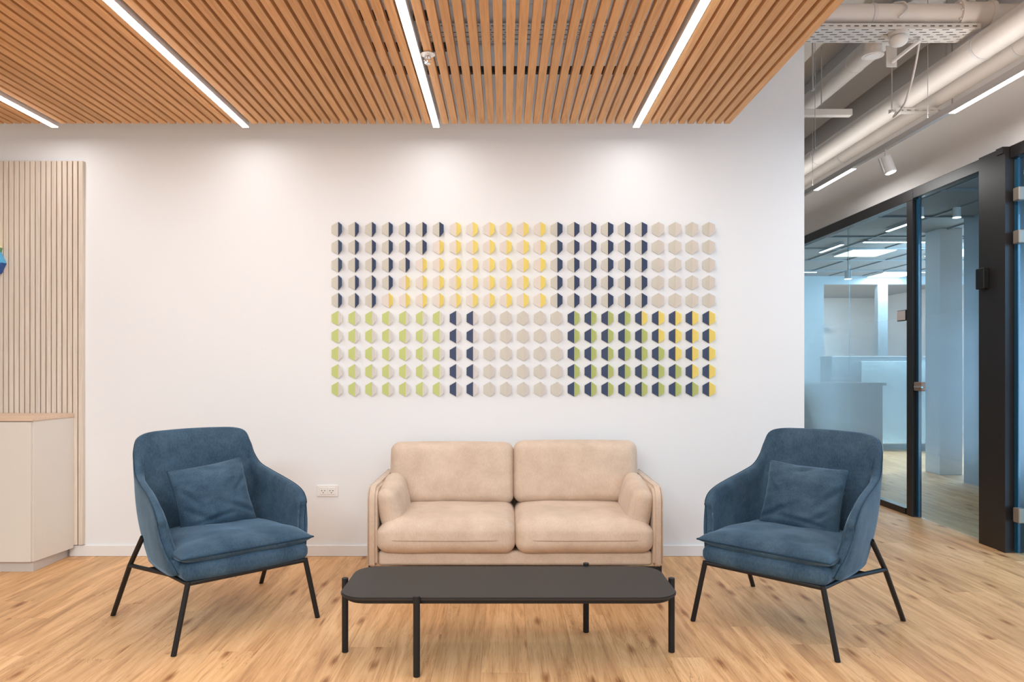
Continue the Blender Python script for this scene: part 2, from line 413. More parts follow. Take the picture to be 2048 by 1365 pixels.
# ------------------------------------------------------------------ glazing to the offices
FT = 2.83
win = bpy.data.objects.new('window_1', None); COL.objects.link(win); win.location = (GX, 6.2, 0); win['kind'] = 'structure'
def wpart(name, lo, hi, m, parent, bev=.002):
    o = obj(name, B(lo, hi, bev), m); o.parent = parent
    o.matrix_parent_inverse = Matrix.Translation(-Vector(parent.location)); return o
wpart('frame_header', (GX - .03, 6.12, 2.735), (GX + .05, 13, FT), M['frame'], win)
wpart('frame_sill', (GX - .03, 6.24, 0), (GX + .05, 13, .055), M['frame'], win)
wpart('mullion', (GX - .03, 6.125, .0), (GX + .05, 6.215, 2.735), M['frame'], win)
wpart('pane', (GX + .005, 6.215, .055), (GX + .015, 7.325, 2.735), M['film'], win, 0)
wpart('pane', (GX + .005, 7.331, .055), (GX + .015, 8.9, 2.735), M['film'], win, 0)
wpart('pane', (GX + .005, 8.906, .055), (GX + .015, 12.99, 2.735), M['film'], win, 0)
dr = bpy.data.objects.new('door_1', None); COL.objects.link(dr); dr.location = (GX, 5.22, 0); dr['kind'] = 'structure'
wpart('frame_header', (GX - .03, 5.225, 2.745), (GX + .05, 6.12, FT), M['frame'], dr)
wpart('door_pane', (GX, 5.235, .012), (GX + .01, 6.085, 2.74), M['film'], dr, 0)
wpart('glass_edge', (GX - .002, 6.0855, .012), (GX + .014, 6.12, 2.74), M['edge'], dr, 0)
for z0, z1 in ((2.36, 2.45), (2.10, 2.19), (.22, .33)):
    wpart('hinge', (GX - .012, 5.225, z0), (GX + .022, 5.275, z1), M['hinge'], dr, .004)
lock = wpart('lock_case', (GX - .03, 5.99, 1.09), (GX + .03, 6.11, 1.165), M['brass'], dr, .006)
lv = bmesh.new(); cyl(lv, (GX - .02, 6.03, 1.125), (GX - .065, 6.03, 1.125), .010); cyl(lv, (GX - .062, 6.04, 1.125), (GX - .062, 5.93, 1.125), .008)
lever = obj('lever_handle', lv, M['chrome'], lock); smooth_angle(lever)
# dark post between the two glass doors
post = bmesh.new(); box(post, (GX - .06, 4.945, 0), (GX + .10, 5.225, FT), .003); box(post, (GX - .065, 4.94, 0), (GX - .06, 5.02, FT - .005), 0)
box(post, (GX - .075, 4.95, FT - .045), (GX - .055, 5.02, FT), 0)
S('trim_2', post, M['frame'])
d2 = bpy.data.objects.new('door_2', None); COL.objects.link(d2); d2.location = (GX, 4.9, 0); d2['kind'] = 'structure'
wpart('frame_header', (GX - .03, 3.7, 2.745), (GX + .05, 4.94, FT), M['frame'], d2)
wpart('glass_edge', (GX - .002, 4.905, .012), (GX + .014, 4.94, 2.74), M['edge'], d2, 0)
wpart('door_pane', (GX, 3.95, .012), (GX + .01, 4.90, 2.74), M['film'], d2, 0)
for z0, z1 in ((2.44, 2.53), (2.145, 2.235), (.225, .325)):
    wpart('hinge', (GX - .03, 4.855, z0), (GX + .03, 4.915, z1), M['hinge'], d2, .004)
w2 = bpy.data.objects.new('window_2', None); COL.objects.link(w2); w2.location = (GX, 2.4, 0); w2['kind'] = 'structure'
wpart('frame_header', (GX - .03, 1.0, 2.735), (GX + .05, 3.695, FT), M['frame'], w2)
wpart('frame_sill', (GX - .03, 1.0, 0), (GX + .05, 3.855, .055), M['frame'], w2)
wpart('mullion', (GX - .03, 3.86, 0), (GX + .05, 3.945, 2.74), M['frame'], w2)
wpart('pane', (GX + .005, 1.0, .055), (GX + .015, 3.855, 2.735), M['film'], w2, 0)
tag(obj('card_reader', B((GX - .10, 5.11, 1.86), (GX - .06, 5.20, 2.01), .004), M['black']), 'small black reader box fixed high on the dark door post', 'card reader')
pl = thing('wall_switch_plate', 'small pale square plate with dark rim on the glass beside the mullion', 'plate', (GX - .004, 6.32, 1.75))
obj('plate_frame', B((-.010, -.075, -.048), (0.004, .075, .048), .002), M['black'], pl)
obj('plate_face', B((-.016, -.062, -.042), (-.0102, .068, .042), .002), M['tagp'], pl)

# ------------------------------------------------------------------ office beyond the glass
S('ceiling_office', B((GX + .16, 2, 2.95), (9, 17.4, 3.05)), M['offceil'])
S('wall_office_side', B((5.13, 2, 0), (5.25, 7.95, 2.95)), M['teal'])
S('wall_office_far', B((GX + .2, 17.2, 0), (9, 17.35, 2.95)), M['offwall'])
S('wall_office_right', B((8.95, 2, 0), (9.1, 17.4, 2.95)), M['offwall'])
bk = bmesh.new(); box(bk, (GX + .06, 13, 2.80), (9, 13.12, 2.95)); box(bk, (GX + .06, 13, 0), (5.83, 13.12, 2.8)); box(bk, (6.82, 13, 0), (7.0, 13.12, 2.8))
S('wall_office_partition', bk, M['teal'])
S('trim_3', B((5.2, 8.5, 0), (5.47, 8.8, 2.95), .004), M['offwall'])
tr = bmesh.new()
for x in (4.1, 4.7, 5.3, 5.9, 6.5, 7.1): box(tr, (x - .018, 5, 2.935), (x + .018, 12.9, 2.95))
for y in (5.4, 6.6, 7.8, 9.0, 9.9, 11.0, 12.2): box(tr, (GX + .17, y - .02, 2.93), (8.9, y + .02, 2.949))
S('trim_4', tr, M['offgrey'])
for i, (x0, x1, y0, y1) in enumerate(((4.87, 5.47, 9.95, 10.52), (6.2, 6.8, 9.9, 10.5), (5.3, 5.9, 15.0, 15.6), (6.6, 7.2, 12.4, 12.95))):
    t = thing('ceiling_panel_light', ['square bright ceiling panel seen through the fixed glass pane', 'square ceiling panel seen through the upper part of the glass door',
        'farthest bright ceiling panel beyond the office partition', 'bright ceiling panel just before the far office partition'][i], 'ceiling light', ((x0 + x1) / 2, (y0 + y1) / 2, 2.93), 0, 'office ceiling panels')
    hx, hy = (x1 - x0) / 2, (y1 - y0) / 2
    obj('frame', B((-hx - .01, -hy - .01, -.004), (hx + .01, hy + .01, .019)), M['white'], t)
    obj('diffuser', B((-hx, -hy, -.008), (hx, hy, -.0041)), M['ledoff'], t)
lin = [((4.66, 9.22), (5.6, 9.26), 'long crosswise light line before the square panel in the office'),
       ((6.5, 12.18), (7.3, 12.22), 'crosswise light line deep in the office, right of the first pane joint'),
       ((4.95, 12.18), (5.34, 12.22), 'short crosswise light line deep in the office beside the white wall edge'),
       ((4.45, 9.42), (4.49, 10.07), 'slanting light line left of the square ceiling panel in the office'),
       ((4.55, 7.9), (4.59, 8.5), 'slanting light line highest in the fixed pane by the mullion'),
       ((5.9, 14.1), (6.3, 14.14), 'short light line in the farthest room behind the partition')]
for (a, b_, lab) in lin:
    t = thing('office_light_line', lab, 'linear light', ((a[0] + b_[0]) / 2, (a[1] + b_[1]) / 2, 2.92))
    hx, hy = (b_[0] - a[0]) / 2, (b_[1] - a[1]) / 2
    obj('housing', B((-hx - .004, -hy - .004, -.005), (hx + .004, hy + .004, .010)), M['offgrey'], t)
    obj('diffuser', B((-hx, -hy, -.012), (hx, hy, -.0051)), M['ledoff'], t)
for (x, y, z, top, lab) in ((3.86, 8.0, 2.28, 2.95, 'slim pendant tube on a long rod seen through the fixed pane'),
                       (4.41, 6.94, 2.75, 2.95, 'short ceiling spot seen high in the glass door, right one'),
                       (4.05, 6.94, 2.75, 2.95, 'short ceiling spot at the upper left corner of the glass door')):
    t = thing('pendant_spot', lab, 'pendant lamp', (x, y, z))
    b0 = bmesh.new(); cyl(b0, (0, 0, .004), (0, 0, .10), .035, 16); smooth_angle(obj('shade', b0, M['white'], t))
    b0 = bmesh.new(); cyl(b0, (0, 0, .1), (0, 0, top - z), .005, 6); obj('rod', b0, M['wire'], t)
    b0 = bmesh.new(); cyl(b0, (0, 0, 0), (0, 0, .0039), .037, 16); obj('lens', b0, M['ledoff'], t)
# office counter and cabinet, and a panel imitating a window reflection
t = thing('reception_counter', 'pale grey counter block behind the frosted fixed glass pane', 'counter', (4.15, 8.8, 0))
obj('body', B((-.42, -.2, 0), (.42, .25, 1.065), .004), M['offwall'], t); obj('worktop', B((-.45, -.23, 1.0655), (.45, .28, 1.10), .003), M['white'], t)
t = thing('window_reflection', 'pale blue panel standing in for a window reflection in the frosted glass', 'reflection', (6.03, 10.8, 0))
obj('reflection_panel', B((-.63, -.02, .12), (.63, .02, 1.38), .01), M['reflection'], t)  # pale blue colour put in for windows reflected in the glass
obj('foot', B((-.45, -.2, 0), (-.39, .2, .1195)), M['offgrey'], t); obj('foot', B((.39, -.2, 0), (.45, .2, .1195)), M['offgrey'], t)
t = thing('storage_partition', 'tall grey storage unit behind the pale blue panel', 'cabinet', (5.95, 11.3, 0))
obj('body', B((-.85, -.2, 0), (.85, .2, 1.44), .004), M['teal'], t); obj('cabinet_top', B((-.86, -.21, 1.4405), (.86, .21, 1.46), .002), M['offwall'], t)
t = thing('whiteboard_rail', 'thin wall shelf line on the white office wall', 'shelf', (6.2, 17.12, 2.15))
obj('shelf_board', B((-1.2, -.06, 0), (1.6, .08, .06)), M['teal'], t)
t = thing('office_chair', 'dark office chair whose round back shows above the pale counter', 'office chair', (4.98, 10.5, 0))
obj('backrest', xform(softbox(.42, .08, .5, .038, m=6), Matrix.Translation((0, 0, .88))), M['offgrey'], t, True)
obj('seat', xform(softbox(.46, .44, .09, .04, m=6), Matrix.Translation((0, -.22, .46))), M['offgrey'], t, True)
b0 = bmesh.new(); cyl(b0, (0, -.2, .06), (0, -.2, .415), .03, 10); cyl(b0, (0, -.02, .45), (0, .0, .7), .02, 8); obj('stem', b0, M['black'], t)
b0 = bmesh.new()
for k in range(5):
    a = k * math.tau / 5; cyl(b0, (0, -.2, .08), (.28 * math.cos(a), -.2 + .28 * math.sin(a), .05), .018, 8)
    bmesh.ops.create_icosphere(b0, subdivisions=1, radius=.03, matrix=Matrix.Translation((.28 * math.cos(a), -.2 + .28 * math.sin(a), .03)))
obj('star_base', b0, M['black'], t)

# ------------------------------------------------------------------ slatted ceiling raft
RX = 1.4775; PITCH = .0596; SW = .0415; YE = 4.67; YS = 0.4; SZ = 2.893; SH = .036
LK = {10: 'right', 32: 'middle', 53: 'left', 74: 'far'}
raft = thing('slatted_ceiling_raft', 'suspended raft of narrow oak slats running toward the white wall', 'ceiling raft', (0, 2.5, SZ))
s0 = obj('slat', B((-SW / 2, YS - 2.5, 0), (SW / 2, YE - 2.5, SH), .0015), M['slat'], raft)
first = True
for k in range(0, 84):
    if k in LK: continue
    x = RX - SW / 2 - k * PITCH
    if first: s0.location = (x, 0, 0); first = False
    else: copies(s0, 'slat', raft, (x, random.uniform(-.002, .002), 0))
xl = RX - 84 * PITCH
for y in (3.95, 2.45, .95):
    obj('crossbar', B((xl, y - 2.5 - .012, SH + .0005), (RX - .01, y - 2.5 + .018, SH + .035)), M['bar'], raft)
for y, xa, xb in ((3.66, -.72, -.30), (3.33, -.72, -.34)):
    obj('crossbar', B((xa, y - 2.5 - .012, SH + .0005), (xb, y - 2.5 + .022, SH + .035)), M['bar'], raft)
LL = {'right': 'straight white light line nearest the right edge of the slatted raft', 'middle': 'white light line among the slats beside the sprinkler head',
      'left': 'long white light line slanting across the left half of the raft', 'far': 'short visible light line at the far left of the raft'}
for k, nm in LK.items():
    x = RX - SW / 2 - k * PITCH
    t = thing('linear_ceiling_light', LL[nm], 'linear light', (x, 2.5, SZ - .026), 0, 'light lines in the slatted raft')
    obj('housing', B((-.022, YS - 2.5, .006), (.022, YE + .0 - 2.5, .085), .001), M['alu'], t)
    obj('diffuser', B((-.020, YS - 2.5 + .002, 0), (.020, YE - 2.5 - .002, .0058), .001), M['led'], t)
    area_light('led_strip', (0, 0, -.002), .036, YE - YS - .01, LED_POWER, (.96, .985, 1), parent=t)
# sprinkler
t = thing('sprinkler_head', 'white and chrome sprinkler head between slats right of the middle light line', 'sprinkler', (-.394, 3.62, SZ))
b0 = bmesh.new(); cyl(b0, (0, 0, -.006), (0, 0, 0), .038, 24, .030); smooth_angle(obj('escutcheon', b0, M['white'], t))
b0 = bmesh.new(); cyl(b0, (0, 0, -.02), (0, 0, -.0062), .016, 12)
for s in (-1, 1): tube(b0, [(s * .012, 0, -.02), (s * .016, 0, -.034), (s * .004, 0, -.048)], .0025, 6)
cyl(b0, (0, 0, -.052), (0, 0, -.048), .015, 12); cyl(b0, (0, 0, -.048), (0, 0, -.02), .003, 6)
smooth_angle(obj('nozzle', b0, M['chrome'], t))

# ------------------------------------------------------------------ services under the slab
def pipe(name, p, q, r, m, label, cat='pipe', clamps=()):
    t = thing(name, label, cat, p)
    d = Vector(q) - Vector(p)
    b0 = bmesh.new(); cyl(b0, (0, 0, 0), d, r, 28); smooth_angle(obj('pipe_run', b0, m, t))
    for f in clamps:
        c = d * f; dn = d.normalized() * .012
        b0 = bmesh.new(); cyl(b0, c - dn, c + dn, r + .004, 24); smooth_angle(obj('pipe_clamp', b0, M['duct'], t))
    return t
xp = pipe('service_pipe', (-1.2, 4.69, 3.62), (3.5, 4.69, 3.62), .066, M['pipe'], 'thick painted pipe crossing above the perforated cable tray', clamps=(.77,))
pipe('service_pipe', (3.38, 3.2, 3.396), (3.38, 12.95, 3.396), .062, M['pipe'], 'lower of two parallel pipes running deep along the corridor', clamps=(.15, .4))
pipe('service_pipe', (3.135, 3.2, 3.40), (3.135, 12.95, 3.40), .088, M['pipe'], 'thicker upper pipe of the parallel pair along the corridor', clamps=(.15, .4))
pipe('air_duct', (2.83, 4.95, 3.755), (2.83, 13, 3.755), .082, M['duct'], 'round grey duct running along beneath the ceiling beam', 'duct', (.1, .3))
# valve body with flanges where pipes meet
t = bpy.data.objects.new('valve', None); COL.objects.link(t); t.parent = xp; t.location = (4.28, 0, 0)
b0 = bmesh.new()
for x in (-.09, .11): cyl(b0, (x - .014, 0, 0), (x + .014, 0, 0), .088, 20)
cyl(b0, (-.076, 0, 0), (.096, 0, 0), .078, 20)
smooth_angle(obj('valve_body', b0, M['pipe'], t))
b0 = bmesh.new(); cyl(b0, (0, 0, .079), (0, 0, .14), .02, 10); cyl(b0, (0, 0, .14), (0, 0, .155), .06, 16); smooth_angle(obj('handwheel', b0, M['pipe'], t))
b0 = bmesh.new()
for k in range(8):
    a = k * math.tau / 8
    cyl(b0, (-.115, .074 * math.cos(a), .074 * math.sin(a)), (-.104, .074 * math.cos(a), .074 * math.sin(a)), .007, 6)
obj('flange_bolts', b0, M['duct'], t)
# perforated cable tray, slots are real holes
def perforated(x0, x1, y0, y1, rows, pitch, slot, rowh):
    vs, fs = [], []
    def quad(a, b, c, d):
        n = len(vs); vs.extend([(a, c, 0), (b, c, 0), (b, d, 0), (a, d, 0)]); fs.append((n, n + 1, n + 2, n + 3))
    ys = [y0 + (y1 - y0) * (r + .5) / rows for r in range(rows)]; cur = y0
    for r, yc in enumerate(ys):
        a, b = yc - rowh / 2, yc + rowh / 2
        quad(x0, x1, cur, a); x = x0 + (pitch / 2 if r % 2 else 0); quad(x0, x + .001, a, b)
        while x < x1:
            e = min(x1, x + slot); quad(e, min(x1, x + pitch), a, b) if e < x1 else None; x += pitch
        cur = b
    quad(x0, x1, cur, y1)
    return vs, fs
t = thing('cable_tray', 'long perforated white cable tray crossing above the corridor and raft', 'cable tray', (1.2, 4.73, 3.5))
v, f = perforated(-1.95, 1.9, -.10, .10, 6, .088, .046, .008)
obj('tray_bottom', (v, f), M['tray'], t)
v, f = perforated(-1.95, 1.9, 0, .05, 1, .055, .03, .013)
obj('side_flange', ([(a, -.10, b * .7) for a, b, c in v], f), M['tray'], t)
obj('side_flange', B((-1.95, .10, 0), (1.9, .103, .035)), M['tray'], t)
obj('tray_seam', B((-1.95, -.002, -.003), (1.9, .002, -.0002)), M['duct'], t)
cb = bmesh.new()
for k in range(5): tube(cb, [(-1.9 + i * .25, -.06 + k * .03 + .008 * math.sin(i * 1.3 + k), .012) for i in range(16)], .010, 6)
o = obj('cable_bundle', cb, M['bar'], t)
t = thing('pipe_support_channel', 'short slotted channel slung crosswise under the two corridor pipes', 'bracket', (3.255, 5.55, 3.277))
v, f = perforated(-.25, .25, 0, .034, 1, .06, .034, .010)
obj('channel_face', ([(a, -.02, b) for a, b, c in v], f), M['tray'], t)
obj('channel_web', B((-.25, -.0199, 0), (.25, .02, .004)), M['tray'], t); obj('channel_back', B((-.25, .0201, 0), (.25, .023, .034)), M['tray'], t)
for s in (-.235, .235):
    b0 = bmesh.new(); cyl(b0, (s, 0, .004), (s, 0, CZ - 3.277), .005, 8); obj('hanger_rod', b0, M['wire'], t)
t = thing('cross_channel', 'pale crosswise channel between white wall and corridor pipes', 'bracket', (2.5, 6.0, 3.41))
obj('channel_body', B((-.42, -.03, 0), (.42, .03, .055), .004), M['tray'], t)
for s in (-.12, .17):
    b0 = bmesh.new(); cyl(b0, (s, 0, .055), (s, 0, .585), .005, 8); obj('hanger_rod', b0, M['wire'], t)
def rod(x, y, z0, z1, r, label):
    b0 = bmesh.new(); cyl(b0, (0, 0, 0), (0, 0, z1 - z0), r, 8); cyl(b0, (0, 0, -.004), (0, 0, .01), r * 2.2, 8)
    o = obj('hanger_rod', b0, M['wire']); o.location = (x, y, z0); tag(o, label, 'hanger rod')
rod(2.25, 5.2, 3.32, 4.0, .006, 'short threaded rod nearest the white wall edge above the corridor')
rod(3.135, 5.05, 3.493, 4.0, .006, 'threaded rod standing on the thicker corridor pipe behind the tray')
rod(2.42, 5.55, 3.0, 4.0, .0022, 'long thin steel wire hanging beside the white wall edge')
# small fittings
t = thing('ceiling_speaker', 'white cylindrical fitting with a flared brim just behind the cable tray', 'ceiling fitting', (2.555, 4.94, 3.455))
b0 = bmesh.new(); cyl(b0, (0, 0, 0), (0, 0, .018), .072, 28, .066); cyl(b0, (0, 0, .018), (0, 0, .10), .062, 28, .056); smooth_angle(obj('body', b0, M['pipe'], t))
b0 = bmesh.new(); cyl(b0, (0, 0, -.003), (0, 0, -.0002), .05, 24); obj('grille', b0, M['white'], t)
b0 = bmesh.new(); cyl(b0, (0, 0, .10), (0, 0, .545), .006, 8); obj('stem', b0, M['wire'], t)
t = thing('dome_sensor', 'white dome sensor hanging against the underside of the cable tray', 'sensor', (2.60, 4.70, 3.454))
b0 = bmesh.new(); bmesh.ops.create_uvsphere(b0, u_segments=20, v_segments=10, radius=.058, matrix=Matrix.Diagonal((1, 1, .7, 1))); obj('dome', b0, M['white'], t, True)
b0 = bmesh.new(); cyl(b0, (0, 0, .030), (0, 0, .0445), .066, 20); smooth_angle(obj('base_ring', b0, M['tray'], t))
t = thing('angle_bracket', 'pale angle bracket with diagonal arm below the dome sensor', 'bracket', (2.70, 4.95, 3.385))
obj('back_plate', B((-.045, 0, 0), (.03, .008, .15), .002), M['tray'], t)
b0 = bmesh.new(); tube(b0, [(-.01, -.010, .03), (.04, -.10, .07), (.08, -.20, .10)], .013, 8); smooth_angle(obj('diagonal_arm', b0, M['white'], t))
b0 = bmesh.new(); cyl(b0, (-.01, -.004, .03), (-.01, -.02, .03), .008, 8); obj('bolt', b0, M['duct'], t)
cb = bmesh.new()
P = [Vector(p) for p in ((2.70, 4.72, 3.44), (2.75, 4.85, 3.25), (2.83, 5.1, 3.1), (2.93, 5.35, 3.12), (3.02, 5.52, 3.24))]
def crom(P, n=8):
    out = []
    for i in range(len(P) - 1):
        a, b, c, d = P[max(0, i - 1)], P[i], P[i + 1], P[min(len(P) - 1, i + 2)]
        for k in range(n):
            t_ = k / n; out.append(.5 * ((2 * b) + (c - a) * t_ + (2 * a - 5 * b + 4 * c - d) * t_ ** 2 + (-a + 3 * b - 3 * c + d) * t_ ** 3))
    out.append(P[-1].copy()); return out
P = [Vector(p) for p in ((2.80, 4.80, 3.498), (2.80, 4.85, 3.36), (2.785, 4.90, 3.20), (2.80, 5.0, 3.13), (2.87, 5.25, 3.14), (3.03, 5.51, 3.268))]
tube(cb, crom(P), .007, 8)
tag(obj('hanging_cable', cb, M['tray'], None, True), 'loose white cable drooping from the cable tray toward the pipes', 'cable')
cb = bmesh.new(); tube(cb, crom([Vector(p) for p in ((2.56, 4.68, 3.692), (2.60, 4.63, 3.672), (2.61, 4.612, 3.62), (2.56, 4.625, 3.57))]), .006, 8)
tag(obj('hanging_cable', cb, M['tray'], None, True), 'thin cable looped over the thick crossing pipe', 'cable')

# suspended track with light lines and a spot
TX, TZ = 2.985, 3.0
t = thing('suspended_light_track', 'slim grey track hanging along the corridor beside the soffit', 'light track', (TX, 5.0, TZ))
obj('track_profile', B((-.018, -1.9, 0), (.018, 6.5, .045), .002), M['duct'], t)
area_light('corridor_fill_light', (0, 2.2, .05), .02, 8.0, 13, (1, .97, .94), (math.pi, 0, 0), parent=t)  # upward fill added to brighten the corridor ceiling and pipes
for y in (.02, 1.9, 3.9):
    b0 = bmesh.new(); cyl(b0, (0, y, .045), (0, y, CZ - TZ if y != .02 else .98), .0022, 6); obj('suspension_wire', b0, M['wire'], t)
for y0, y1, lab in ((3.1, 4.75, 'long bright light segment of the track entering at the right edge'), (6.08, 6.83, 'short bright light segment of the track near the white wall edge')):
    u = thing('track_light_segment', lab, 'linear light', (TX, (y0 + y1) / 2, TZ - .012)); h = (y1 - y0) / 2
    obj('housing', B((-.022, -h, .004), (.022, h, .0118), .001), M['alu'], u)
    obj('diffuser', B((-.020, -h + .002, 0), (.020, h - .002, .0038), .001), M['led'], u)
    area_light('track_strip', (0, 0, -.002), .036, 2 * h - .01, 12 * h * 2, (1, .98, .96), parent=u)
t = thing('track_spotlight', 'white cylinder spotlight hanging from the corridor track', 'spotlight', (TX, 5.58, TZ))
b0 = bmesh.new(); cyl(b0, (0, 0, -.055), (0, 0, -.0005), .007, 8); obj('stem', b0, M['white'], t)
R = Matrix.Rotation(math.radians(-14), 4, 'Y') @ Matrix.Rotation(math.radians(-10), 4, 'X')
T0 = Matrix.Translation((0, 0, -.06)) @ R
b0 = bmesh.new(); cyl(b0, (0, 0, -.13), (0, 0, .0), .042, 24); smooth_angle(obj('lamp_body', xform(b0, T0), M['white'], t))
b0 = bmesh.new(); cyl(b0, (0, 0, -.134), (0, 0, -.1305), .036, 20); obj('lens', xform(b0, T0), M['led'], t)
b0 = bmesh.new(); box(b0, (-.056, -.01, -.12), (-.045, .01, .005), .002); obj('side_fin', xform(b0, T0), M['white'], t)

# ------------------------------------------------------------------ slatted wall panel, left
PT, PB, PR = 2.70, .082, -2.872
pnl = thing('slatted_wall_panel', 'tall pale wood panel of vertical slats at the left wall end', 'wall panel', (-3.3, WY, 0))
obj('backing', B((-.95, -.014, PB), (PR + 3.3 - .02, -.0005, PT - .002)), M['groove'], pnl)
SP = .0363
obj('edge_strip', B((PR + 3.3 - .0195, -.0141, PB), (PR + 3.3 - .0028, -.0004, PT)), M['panelslat'], pnl)
s0 = obj('slat', B((-SP / 2 + .0034, -.030, PB), (SP / 2 - .0034, -.0142, PT), .0012), M['panelslat'], pnl)
for k in range(0, 26):
    x = PR + 3.3 - SP / 2 - k * SP
    if k == 0: s0.location = (x, 0, 0)
    else: copies(s0, 'slat', pnl, (x, 0, 0))
# cabinet
cab = thing('storage_cabinet', 'low beige laminate cabinet under a pale wood top by the left edge', 'cabinet', (-3.6, 4.6, 0))
cx, cy = 3.6, -4.6
def cpr(pts, z0, z1, bev=0): return prism([(x + cx, y + cy) for x, y in pts], z0, z1, bev)
YF = 4.47; YB = 4.838
obj('plinth', cpr([(-4.25, YF + .03), (-2.985, YF + .03), (-2.985, WY - .016), (-4.25, WY - .016)], 0, .064), M['plinth'], cab)
obj('body', cpr([(-4.27, YF + .0185), (-2.978, YF + .0185), (-2.936, YB), (-4.27, YB)], .0645, .953), M['cab'], cab)
for xa, xb in ((-3.58, -2.984), (-4.18, -3.584)):
    d0 = obj('cabinet_door', B((xa + cx, YF + cy, .067), (xb + cx, YF + .018 + cy, .949), .0015), M['cab'], cab)
obj('cabinet_top', cpr([(-4.27, YF - .006), (-2.972, YF - .006), (-2.930, YB), (-4.27, YB)], .9535, .982, .003), M['cabtop'], cab)
# coloured wall emblem, mostly outside the frame
em = thing('wall_emblem', 'colourful faceted emblem mounted on the slatted panel at the left edge', 'wall emblem', (-3.44, WY - .032, 1.93))
def facet(name, pts, m, dep=.05):
    P2 = [((x - 1010) / 293.6 + 3.44, (733 - y) / 293.6 - .63) for x, y in pts]
    b0 = bmesh.new(); vs = [b0.verts.new((x, -dep, z)) for x, z in P2]; f = b0.faces.new(vs)
    r = bmesh.ops.extrude_face_region(b0, geom=[f]); bmesh.ops.translate(b0, verts=[v for v in r['geom'] if isinstance(v, bmesh.types.BMVert)], vec=(0, dep - .001, 0))
    bmesh.ops.recalc_face_normals(b0, faces=b0.faces); return obj(name, b0, m, em)
facet('yellow_facet', [(-30, 440), (-16, 452), (6.4, 496.6), (-30, 500)], plain('emblem_yellow', (.85, .78, .45), .5))
facet('green_facet', [(-30, 500.2), (6.4, 496.8), (4.2, 505.5), (-30, 507)], plain('emblem_green', (.16, .38, .18), .5))
facet('cyan_facet', [(-30, 507.2), (4.2, 505.7), (14.6, 527.6), (-30, 537)], plain('emblem_cyan', (.10, .46, .78), .5))
facet('blue_facet', [(-30, 537.2), (14.6, 527.8), (5.2, 548), (-30, 556)], plain('emblem_blue', (.02, .11, .38), .5))

# ------------------------------------------------------------------ hexagon wall art
art = thing('hexagon_wall_art', 'grid of folded hexagon tiles in navy, yellow, green and beige above the sofa', 'wall art', (.13, WY, 1.68))
HS, HT = .0512, .0035; C3 = HS * math.cos(math.radians(30)); FA = math.radians(47)
def hexmesh(a, b):
    bm = bmesh.new()
    L = [(0, HS), (-C3, HS / 2), (-C3, -HS / 2), (0, -HS)]
    def slab(P, mi):
        fr = [bm.verts.new(p) for p in P[0]]; bk_ = [bm.verts.new(p) for p in P[1]]
        f = [bm.faces.new(fr), bm.faces.new(bk_[::-1])]
        n = len(fr)
        for i in range(n): f.append(bm.faces.new((fr[i], bk_[i], bk_[(i + 1) % n], fr[(i + 1) % n])))
        for q in f: q.material_index = mi
    slab([[(x, -.002 - HT, z) for x, z in L], [(x, -.002, z) for x, z in L]], 0)
    Rr = [(0, HS), (C3, HS / 2), (C3, -HS / 2), (0, -HS)]
    def rot(x, o_): return (x * math.cos(FA) + o_ * math.sin(FA), -.002 - HT - x * math.sin(FA) + o_ * math.cos(FA))
    fr = []; bk_ = []
    for x, z in Rr:
        u, v_ = rot(x, 0); fr.append((u + .0002, v_, z)); u, v_ = rot(x, HT); bk_.append((u + .0002, v_, z))
    slab([fr, bk_], 1)
    bmesh.ops.recalc_face_normals(bm, faces=bm.faces)
    me = bpy.data.meshes.new('hexagon_tile'); bm.to_mesh(me); bm.free(); me.materials.append(HM[a]); me.materials.append(HM[b])
    return me
HC = {}
def combo(r, c):
    if r < 5:
        if c < 7 - r: return 'bn'
        if c < 13: return 'py'
        if c < 19: return 'bn'
        return 'bl'
    if c < 7: return 'gw'
    if c < 9: return 'nw'
    if c < 14: return 'bl'
    return 'ng' if c < 13 + r else 'ny'
for r in range(10):
    for c in range(23):
        k = combo(r, c); k = 'n' + 'G' if k == 'ng' else k
        if k not in HC: HC[k] = hexmesh(k[0], k[1])
        o = bpy.data.objects.new('hexagon_tile', HC[k]); COL.objects.link(o); o.parent = art
        o.location = ((676.6 + 33.69 * c - 1010) / 292 - .13, 0, (733 - 459.4 - 35.5 * r) / 292 - .38)

# ------------------------------------------------------------------ outlet
t = thing('wall_socket', 'white double wall socket between left armchair and sofa', 'socket', ((655.5 - 1010) / 292, WY, 1.3 - 249 / 292))
obj('cover_plate', B((-.073, -.008, -.039), (.073, -.0003, .039), .003, 2), M['socket'], t)
for s in (-1, 1):
    b0 = bmesh.new(); box(b0, (s * .028 - .026, -.0112, -.024), (s * .028 + .026, -.0082, .024), .0015)
    f = obj('socket_insert', b0, M['socket'], t)
    b0 = bmesh.new()
    for dx, dz in ((-.010, .002), (.010, .002), (0, -.012)): cyl(b0, (s * .028 + dx, -.0122, dz), (s * .028 + dx, -.0114, dz), .0034, 10)
    obj('pin_holes', b0, M['hole'], f)

# ------------------------------------------------------------------ sofa
SX = .058
sofa = thing('two_seat_sofa', 'beige fabric two-seat sofa against the white wall below the hexagon art', 'sofa', (SX, 4.43, 0))
def nzd(p, s, a, seed=0): return noise.noise(Vector((p.x * s + seed, p.y * s + seed * .7, p.z * s))) * a
YFr, YBk = 4.06 - 4.43, 4.80 - 4.43
# base rail
obj('base_rail', xform(softbox(1.585, .70, .085, .022, m=14), Matrix.Translation((0, 0.015, .190))), M['sofa'], sofa, True)
# back panel
obj('back_panel', xform(softbox(1.63, .07, .52, .03, m=14), Matrix.Translation((0, YBk - .035, .42))), M['sofa'], sofa, True)
